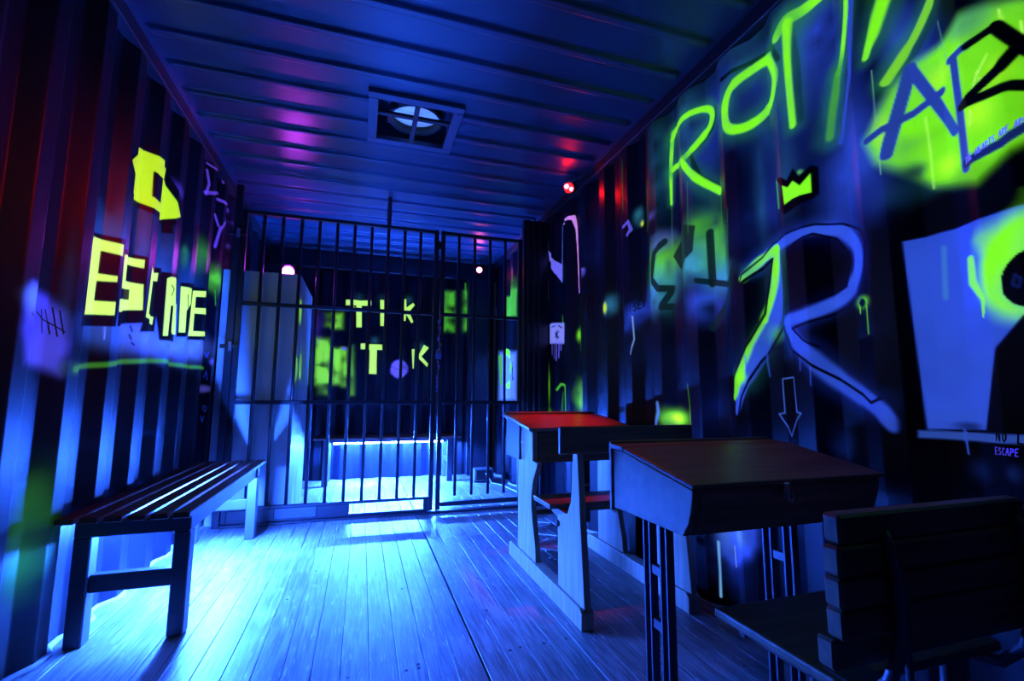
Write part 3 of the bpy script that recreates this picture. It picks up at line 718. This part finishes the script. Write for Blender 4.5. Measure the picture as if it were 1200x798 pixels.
# ------------------------------------------------------------------ lights that the place has
def tube_lamp(name, label, length, radiance, loc, rz, group, hang):
    t = thing(name, label, 'tube light', loc, rz, group)
    e = bpy.data.materials.new('blacklight_tube_%g' % radiance); e.use_nodes = True
    b = e.node_tree.nodes['Principled BSDF']; b.inputs['Base Color'].default_value = (.2, .3, .8, 1)
    b.inputs['Emission Color'].default_value = (*LED_COL, 1); b.inputs['Emission Strength'].default_value = radiance
    MB().tube([(-length/2, 0, 0), (length/2, 0, 0)], .013, 12).build('tube', e, t, True)
    for s in (-1, 1):
        MB().box((s*(length/2+.012)-.004, -.006, .02), (s*(length/2+.012)+.004, .006, hang), .001).build('hanger', BLACKP, t)
    for s in (-1, 1):
        MB().box((s*(length/2+.012)-.012, -.017, -.016), (s*(length/2+.012)+.012, .017, .02), .003).build('end_cap', BLACKP, t)
    return t
def spot_lamp(name, label, loc, aim, color, mount, lenses, beams, glow, k=1.):
    t = world_thing(name, label, 'lamp', loc)
    L = Vector(loc); d = (Vector(aim)-L).normalized()
    MB().lathe([(r*k, h*k) for r, h in ((.0, -.075), (.026, -.075), (.034, -.06), (.036, 0), (.039, .004), (.039, .012), (.034, .012), (.033, .004))], L, d, 20).build('housing', BLACKP, t, True)
    MB().tube([L - d*.04 + Vector((0, 0, .03*(1 if mount[2] > loc[2] else -1))), Vector(mount)], .007, 8).build('mounting_arm', BLACKP, t)
    a = d.cross(Vector((0, 0, 1))).normalized(); u = a.cross(d)
    em = bpy.data.materials.new(name+'_lens'); em.use_nodes = True; b = em.node_tree.nodes['Principled BSDF']
    b.inputs['Emission Color'].default_value = (*color, 1); b.inputs['Emission Strength'].default_value = glow
    for ox, oz, r in lenses:
        c = L + d*.005*k + a*ox + u*oz
        MB().lathe([(r, 0), (r*.95, .006), (r*.6, .012), (0, .014)], c, d, 14).build('lens', em, t, True)
    for to, watts, cone, blend in beams:
        e = (Vector(to)-L).normalized(); lt = bpy.data.lights.new(name+'_light', 'SPOT')
        lt.color = color; lt.energy = watts; lt.spot_size = math.radians(cone); lt.spot_blend = blend; lt.shadow_soft_size = .02
        lo = bpy.data.objects.new('light', lt); col.objects.link(lo); lo.parent = t; lo.matrix_parent_inverse = Matrix.Translation(-L)
        lo.matrix_basis = Matrix.Translation(L + d*.035 + e*.02) @ e.to_track_quat('-Z', 'Y').to_matrix().to_4x4()
    return t
spot_lamp('red_spotlight', 'glowing red spotlight under the roof rail on the graffiti wall', (1.29, 2.785, 2.26), (-.3, 1.3, 1.5), (1., .008, .012), (1.37, 2.83, 2.345),
          ((-.016, -.012, .015), (.016, .012, .017)), (((-.94, 2.02, 1.36), 50, 42, 1.), ((1.08, 2.42, .74), 110, 25, .9), ((1.42, 2.3, 1.9), 1.5, 120, 1.), ((1.0, 1.15, .72), 14, 22, 1.)), 120)
spot_lamp('pink_spotlight', 'bright magenta spotlight on top of the pale closet behind the bars', (-.575, 3.87, 1.785), (-.3, 0, 1.5), (.62, .05, 1.), (-.6, 3.92, 1.714),
          ((0, 0, .042),), (((-.4, 3.2, 2.6), 7, 170, .5),), 90, 1.45)
spot_lamp('pink_spotlight', 'small dim pink spotlight high in the far right corner of the cell', (1.16, 4.82, 2.2), (.3, 2, 1.2), (1., .12, .35), (1.2, 4.9, 2.35),
          ((0, 0, .026),), (((.3, 2, 1.2), 1., 150, .6),), 60)

# ------------------------------------------------------------------ benches with tubes below
def make_bench(label, loc, rz, apron):
    """long axis = local x, front = local -y"""
    t = thing('slatted_bench', label, 'bench', loc, rz, 'slatted benches')
    n, wd, Ln = 6, .385, 1.40
    sw = (wd-.014*(n-1))/n
    for i in range(n):
        y = -wd/2 + i*(sw+.014)
        MB().box((-Ln/2, y, .425), (Ln/2, y+sw, .445), .003).build('slat', WOOD_D, t)
    for sx in (-1, 1):
        xc = sx*.585
        for sy in (-1, 1):
            yc = sy*.148
            MB().box((xc-.028, yc-.026, 0), (xc+.028, yc+.026, .36), .004).build('leg', BENCHM, t)
        MB().box((xc-.028, -.174, .36), (xc+.028, .174, .4245), .004).build('end_rail', BENCHM, t)
        MB().box((xc-.02, -.122, .172), (xc+.02, .122, .232), .004).build('stretcher', BENCHM, t)
    for sy in (-1, 1):
        MB().box((-.557, sy*.155-.008, .4245-(apron if sy < 0 else .04)), (.557, sy*.155+.008, .4245), .003).build('side_rail', BENCHM, t)  # front rail depth set to cut off the tube's upward light
    return t
make_bench('slatted wooden bench on a metal frame against the left wall', (-.748, 2.665, 0), math.pi/2, .072)
make_bench('slatted bench at the back wall behind the bars', (.29, 4.965, 0), 0, .0265)
tube_lamp('blacklight_tube', 'blue tube light glowing under the left bench', 1.0, TUBE_LEFT, (-.655, 2.68, .347), math.pi/2, 'bench tube lights', .077)
tube_lamp('blacklight_tube', 'blue tube light glowing under the back bench', 1.04, TUBE_BACK, (.29, 4.848, .396), 0, 'bench tube lights', .028)

# ------------------------------------------------------------------ barred gate and fixed bars
def barred(name, label, cat, x0, xs_, x1, hinge):
    t = world_thing(name, label, cat, ((x0+x1)/2, GATE, .018))
    y = GATE
    for x in (x0, x1): MB().box((x-.016, y-.016, .022), (x+.016, y+.016, 2.13), .003).build('stile', GATEM, t)
    for z in (2.114, 1.47, .80): MB().box((x0+.016, y-.015, z-.013), (x1-.016, y+.015, z+.013), .003).build('rail', GATEM, t)
    for x in xs_:
        MB().tube([(x, y, .115), (x, y, 2.101)], .0115, 10).build('bar', GATEM, t, True)
    return t
door = barred('barred_gate', 'black steel bar gate closed across the container', 'gate', -.815, [-.815+.1204*k for k in range(1, 11)], .51, True)
MB().box((-.799, GATE-.015, .102), (.494, GATE+.015, .122), .003).build('rail', GATEM, door)
for a, c in ((-.799, -.52), (-.26, -.05), (.46, .494)):
    MB().box((a, GATE-.014, .024), (c, GATE+.014, .102), .003).build('kick_plate', GATEM, door)
MB().box((-.52, GATE-.013, .024), (-.26, GATE+.013, .1), .003).build('kick_plate', BENCHM, door)
MB().box((-.799, GATE-.015, .02), (.494, GATE+.015, .036), .003).build('rail', GATEM, door)
for z in (1.17, 1.95, .3):
    MB().tube([(-.845, GATE-.03, z-.03), (-.845, GATE-.03, z+.03)], .011, 10).build('hinge', CHROME, door)
    MB().box((-.905, GATE-.034, z-.014), (-.80, GATE-.027, z+.014), .002).build('hinge', GATEM, door)
fixed = barred('bar_panel', 'fixed panel of steel bars right of the gate', 'bars', .562, [.562+.1268*k for k in range(1, 5)], 1.196, False)
MB().box((.578, GATE-.015, .045), (1.18, GATE+.015, .075), .003).build('rail', GATEM, fixed)
for o in fixed.children:
    pass
MB().tube([(.149, GATE, 2.127), (.149, GATE, H-.01)], .016, 8).build('hanger_post', GATEM, door)
MB().box((.525, GATE-.012, 1.98), (.548, GATE+.012, 2.04), .002).build('latch_block', GATEM, fixed)
# chain with padlock
ch = world_thing('lock_chain', 'small coloured chain with padlock hanging on the gate post', 'chain', (.548, GATE-.03, 1.05))
cols_ = [mat('chain_blue', (.2, .3, .9), .3, .6), mat('chain_red', (.8, .05, .15), .3, .3), mat('chain_steel', (.5, .5, .55), .3, .9)]
for k in range(13):
    z = 1.47 - k*.022; cx, cy = .545+.006*math.sin(k*1.3), GATE-.03
    pts = [(cx+.009*math.cos(t)*(1 if k % 2 else .2), cy+.009*math.cos(t)*(.2 if k % 2 else 1), z+.015*math.sin(t)) for t in np.linspace(0, 2*math.pi, 13)[:-1]]
    MB().tube(pts, .003, 6, True).build('link', cols_[k % 3], ch, True)
pb = MB().box((.52, GATE-.042, 1.125), (.562, GATE-.022, 1.17), .005).build('padlock_body', cols_[0], ch)
MB().tube([(.528, GATE-.032, 1.17), (.528, GATE-.032, 1.19), (.541, GATE-.032, 1.203), (.554, GATE-.032, 1.19), (.554, GATE-.032, 1.17)], .0035, 8).build('shackle', cols_[2], pb, True)
for k in range(4):
    MB().lathe([(0, -.008), (.006, -.005), (.008, 0), (.006, .005), (0, .008)], (.535+.004*k, GATE-.035, 1.105-.016*k), (0, 0, 1), 8).build('bead', cols_[k % 2], ch, True)

# ------------------------------------------------------------------ pale closet behind the gate
clo = world_thing('closet', 'pale boxed closet behind the left end of the bars', 'closet', (-.69, 4.0, 0))
MB().box((XL+.005, 3.60, 0), (-.453, 3.622, 1.71), .003).build('front_panel', PANELW, clo)
Cs = Canvas(np.arange(3.6, 4.4505, .01), np.arange(0, 1.7105, .01), on_closet)
for u, v, ru, rv in ((347, 368, 4, 26), (352, 365, 2.5, 24), (346, 432, 4, 24), (352, 430, 2.5, 22)): Cs.blob(u, v, ru, rv, (.28, .9, .05), .4, .9, None, .5)
def place_cl(us, vs):
    P = np.zeros((len(us), len(vs), 3)); P[..., 0] = -.45; P[..., 1] = us[:, None]; P[..., 2] = vs[None]; return P
cso = Cs.mesh('painted_side', place_cl, paint_mat('closet_side_paint', (.25, .26, .28), .5)); cso.parent = clo; cso.matrix_parent_inverse = Matrix.Translation(-Vector(clo.location))
MB().box((-.468, 3.622, 0), (-.4505, 4.45, 1.71)).build('side_panel', PANELW, clo)
MB().box((XL+.005, 4.43, 0), (-.468, 4.45, 1.71)).build('rear_panel', PANELW, clo)
MB().box((XL+.005, 3.622, 1.692), (-.468, 4.43, 1.71)).build('top_panel', PANELW, clo)

# equipment by the far right wall of the cell
bx = world_thing('equipment_box', 'small dark equipment box on the floor of the cell', 'box', (1.19, 4.70, 0))
bxc = MB().box((1.09, 4.62, .01), (1.29, 4.80, .13), .008).build('case', mat('grey_case', (.18, .18, .2), .5), bx)
MB().box((1.11, 4.612, .025), (1.27, 4.62, .115), .003).build('grille', BLACKP, bxc)
for x in (1.11, 1.27):
    MB().box((x-.012, 4.64, 0), (x+.012, 4.78, .01)).build('foot', BLACKP, bxc)
tag(MB().tube([(1.2, 4.60, .09), (1.215, 4.55, .06), (1.235, 4.5, .012), (1.29, 4.44, .008), (1.33, 4.2, .008), (1.36, 3.9, .008), (1.352, 3.72, .008)], .006, 8).build('power_cable', CABLEM, None, True), 'thin pale cable running from the equipment box along the right wall', 'cable')

# ------------------------------------------------------------------ old school desk with attached seat
sd = world_thing('school_desk', 'old wooden school desk with attached bench seat on runners', 'desk', (1.06, 2.1, 0))
for x0, x1 in ((.80, .852), (1.27, 1.326)):
    MB().prism([(1.657, 0), (2.545, 0), (2.545, .058), (2.525, .075), (1.675, .075), (1.657, .06)], 0, x0, x1).build('runner', OAK, sd, bevel=.003)
for x0, x1 in ((.812, .84), (1.282, 1.31)):
    wav = [(2.168, .075), (2.175, .14), (2.205, .23), (2.228, .32), (2.226, .38), (2.20, .45), (2.155, .51), (2.145, .535), (2.208, .54), (2.206, .675)]
    MB().prism(wav + [(2.365, .695), (2.365, .555), (2.425, .53), (2.43, .40), (2.43, .075)], 0, x0, x1).build('front_leg', OAK, sd, bevel=.003)
    MB().prism([(1.655, .075), (1.90, .075), (1.90, .358), (1.80, .385), (1.765, .44), (1.745, .62), (1.735, .72), (1.715, .72), (1.70, .60), (1.685, .40)], 0, x0, x1).build('rear_leg', OAK, sd, bevel=.003)
MB().prism([(2.205, .528), (2.225, .528), (2.225, .678), (2.205, .675)], 0, .845, 1.34).build('near_panel', OAKN, sd)
MB().prism([(2.585, .52), (2.605, .52), (2.605, .735), (2.585, .733)], 0, .845, 1.34).build('far_panel', OAKN, sd)
for x in (.8405, 1.262):
    MB().prism([(2.225, .53), (2.585, .53), (2.585, .728), (2.225, .68)], 0, x, x+.018).build('side_panel', OAKN, sd)
MB().box((.86, 2.226, .532), (1.26, 2.584, .546)).build('box_bottom', OAKN, sd)
lidp = [(2.185, .682), (2.50, .725), (2.625, .733), (2.625, .75), (2.50, .742), (2.18, .70)]
MB().prism(lidp, 0, .785, 1.36).build('lid', OAK_H, sd, bevel=.003)
MB().box((.79, 2.60, .7505), (1.355, 2.622, .762), .003).build('pencil_ledge', OAK_H, sd)
MB().box((.735, 1.69, .632), (1.345, 1.712, .738), .005).build('backrest', OAKN, sd)
MB().prism([(.80, 1.96), (.80, 2.165), (1.32, 2.165), (1.32, 1.96)], 2, .364, .386).build('seat', OAKN, sd, bevel=.004)
for x in (.842, 1.255):
    MB().prism([(1.80, .30), (1.86, .30), (2.13, .363), (1.80, .363)], 0, x, x+.025).build('seat_bracket', OAKN, sd)
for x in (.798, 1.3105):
    MB().box((x, 2.372, .525), (x+.0115, 2.60, .7265)).build('side_sheet', mat('dark_sheet', (.05, .045, .04), .6), sd)  # thin dark sheet added over the box side to darken its far part
MB().lathe([(.013, 0), (.013, .006), (.008, .01), (0, .01)], (.812, 1.89, .325), (-1, 0, 0), 14).build('bolt', BLACKP, sd)
MB().tube([(.84, 2.30, .27), (1.282, 2.30, .27)], .012, 10).build('foot_rail', OAKN, sd)
cb = world_thing('control_box', 'black control box hung under the far school desk', 'box', (1.09, 2.15, .25))
cbc = MB().box((1.055, 2.227, .222), (1.135, 2.284, .5315), .005).build('case', BLACKP, cb)
MB().box((1.062, 2.2235, .40), (1.128, 2.2275, .412)).build('label_strip', CHROME, cbc)
tag(MB().tube([(1.12, 2.27, .222), (1.125, 2.27, .18), (1.12, 2.275, .12), (1.08, 2.3, .03), (1.06, 2.4, .006), (1.15, 2.5, .006), (1.25, 2.62, .006)], .003, 6).build('wire', BLACKP, None, True), 'thin black wire trailing from the control box to the floor', 'wire')
tag(MB().tube([(.98 + .1*math.sin(k*.9) + .25*k/24, 2.4 + .95*k/24, .006) for k in range(25)], .004, 6).build('loose_cable', CABLEM, None, True), 'loose pale cable lying behind the far school desk', 'cable')

# ------------------------------------------------------------------ near desk
nd = world_thing('slant_desk', 'brown slant-top desk with metal ladder legs nearest the camera', 'desk', (.985, 1.06, 0))
prof = [(1.228, .54), (1.19, .543), (.925, .546), (.905, .575), (.893, .61), (.886, .645), (.887, .654), (1.17, .705), (1.228, .708)]
for x0, x1 in ((.70, .72), (1.25, 1.27)):
    MB().prism(prof, 0, x0, x1).build('side_panel', OAKN, nd, bevel=.003)
MB().prism([(.925, .546), (.905, .575), (.893, .61), (.886, .645), (.887, .654), (.905, .657), (.905, .64), (.912, .61), (.924, .58), (.942, .549)], 0, .7205, 1.2495).build('front_panel', OAKN, nd)
MB().box((.694, 1.2285, .535), (1.276, 1.243, .728), .003).build('back_board', OAKN, nd)
MB().prism([(1.165, .7065), (1.228, .7095), (1.228, .721), (1.165, .718)], 0, .692, 1.278).build('top_rail', OAKN, nd)
MB().prism([(.878, .6555), (1.163, .7065), (1.163, .7185), (.874, .667)], 0, .692, 1.278).build('lid', OAKN, nd, bevel=.004)
MB().box((.7205, .93, .55), (1.2495, 1.228, .556)).build('box_bottom', OAKN, nd)
hp = MB().box((.945, .874, .628), (.962, .884, .66), .002).build('hasp', CHROME, nd)
MB().tube([(.947, .868, .64), (.947, .868, .626), (.954, .866, .618), (.961, .868, .626), (.961, .868, .64)], .003, 6).build('hasp_loop', CHROME, hp, True)
for x in (.735, 1.13):
    fr = MB().box((x-.012, 1.018, .535), (x+.012, 1.128, .5425), .002).build('leg_bracket', FRAMEM, nd)
    for y in (1.038, 1.108):
        mb = MB(); mb.box((x-.011, y-.015, .012), (x+.011, y-.010, .535)); mb.box((x-.011, y+.010, .012), (x+.011, y+.015, .535)); mb.box((x+.004, y-.010, .012), (x+.011, y+.010, .535))
        mb.build('leg', FRAMEM, nd)
    for z in (.29, .42):
        MB().box((x-.008, 1.0535, z-.012), (x+.008, 1.0925, z+.012), .002).build('rung', FRAMEM, nd)
    MB().box((x-.016, .90, 0), (x+.016, 1.22, .012), .003).build('foot_bar', FRAMEM, nd)
# ------------------------------------------------------------------ near chair
chr_ = world_thing('slatted_chair', 'wooden chair with slatted back and steel tube supports beside the near desk', 'chair', (1.02, .75, 0))
for k in range(5):
    zt = .660 - k*.0505; yo = (.0, -.004, -.005, -.002, .012)[k]; xo = (.012, .002, 0, .004, -.004)[k]
    MB().box((.762+xo, .612+yo, zt-.0492), (1.285-xo, .645+yo, zt), .005).build('back_slat', OAKN, chr_)
MB().prism([(.80, .955), (1.25, .955), (1.25, .66), (.80, .66)], 2, .352, .372).build('seat', OAKN, chr_, bevel=.005)
MB().box((.81, .60, .346), (.90, .70, .374), .006).build('seat_bracket', BENCHM, chr_)
for x in (.865, 1.225):
    MB().tube([(x, .604, .63), (x, .594, .60), (x+.004, .588, .55), (x+.006, .59, .48), (x+.002, .598, .43), (x-.012, .606, .39), (x-.02, .64, .35), (x-.02, .72, .335), (x-.02, .90, .335)], [.007]+[.0105]*8, 10).build('back_support', FRAMEM, chr_, True)
    MB().tube([(x+.022, .606, .61), (x+.024, .60, .52), (x+.028, .60, .42), (x+.028, .60, .30), (x+.028, .585, .006)], .006, 8).build('leg', FRAMEM, chr_, True)
    MB().tube([(x-.02, .735, .335), (x-.02, .74, .2), (x-.02, .75, .006)], .0105, 8).build('leg', FRAMEM, chr_, True)
MB().box((.83, .895, .325), (1.22, .915, .351), .002).build('cross_rail', FRAMEM, chr_)
MB().box((.83, .70, .325), (1.22, .72, .351), .002).build('cross_rail', FRAMEM, chr_)

# ------------------------------------------------------------------ roof vent
vt = world_thing('roof_vent', 'square framed vent with round duct in the ribbed ceiling', 'vent', ((VX0+VX1)/2, (VY0+VY1)/2, H))
VF = mat('vent_frame_paint', (.05, .08, .13), .45)
for a, c in (((VX0, VY0), (VX1, VY0+.05)), ((VX0, VY1-.05), (VX1, VY1)), ((VX0, VY0+.05), (VX0+.05, VY1-.05)), ((VX1-.05, VY0+.05), (VX1, VY1-.05))):
    MB().box((*a, H-.026), (*c, H+.004), .003).build('frame_side', VF, vt)
DV = mat('vent_dark', (.02, .02, .025), .6)
MB().raw([(VX0+.03, VY0+.03, H), (VX1-.03, VY0+.03, H), (VX1-.03, VY1-.03, H), (VX0+.03, VY1-.03, H), (VX0+.03, VY0+.03, H+.16), (VX1-.03, VY0+.03, H+.16), (VX1-.03, VY1-.03, H+.16), (VX0+.03, VY1-.03, H+.16)],
         [(0, 1, 5, 4), (1, 2, 6, 5), (2, 3, 7, 6), (3, 0, 4, 7), (4, 5, 6, 7)]).build('duct_box', VF, vt)
cx, cy = .228, 2.525
MB().lathe([(.135, -.05), (.15, -.05), (.15, .0), (.135, .0), (.135, -.05)], (cx, cy, H+.075), (0, 0, 1), 32, False).build('duct_ring', DV, vt, True)
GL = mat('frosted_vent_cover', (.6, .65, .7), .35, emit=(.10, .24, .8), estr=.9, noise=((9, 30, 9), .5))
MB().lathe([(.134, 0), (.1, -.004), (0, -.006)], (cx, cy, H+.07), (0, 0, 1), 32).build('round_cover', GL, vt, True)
MB().box((cx-.15, cy-.15, H+.076), (cx+.15, cy+.15, H+.08)).build('duct_flange', DV, vt)
MB().box((VX0+.05, 2.425, H-.02), (VX1-.05, 2.453, H-.002), .003).build('cross_bar', DV, vt)
MB().box((.205, VY0+.05, H-.024), (.232, VY1-.05, H-.0205), .001).build('cross_bar', DV, vt)

for o in bpy.data.objects:
    if '_world' in o: del o['_world']
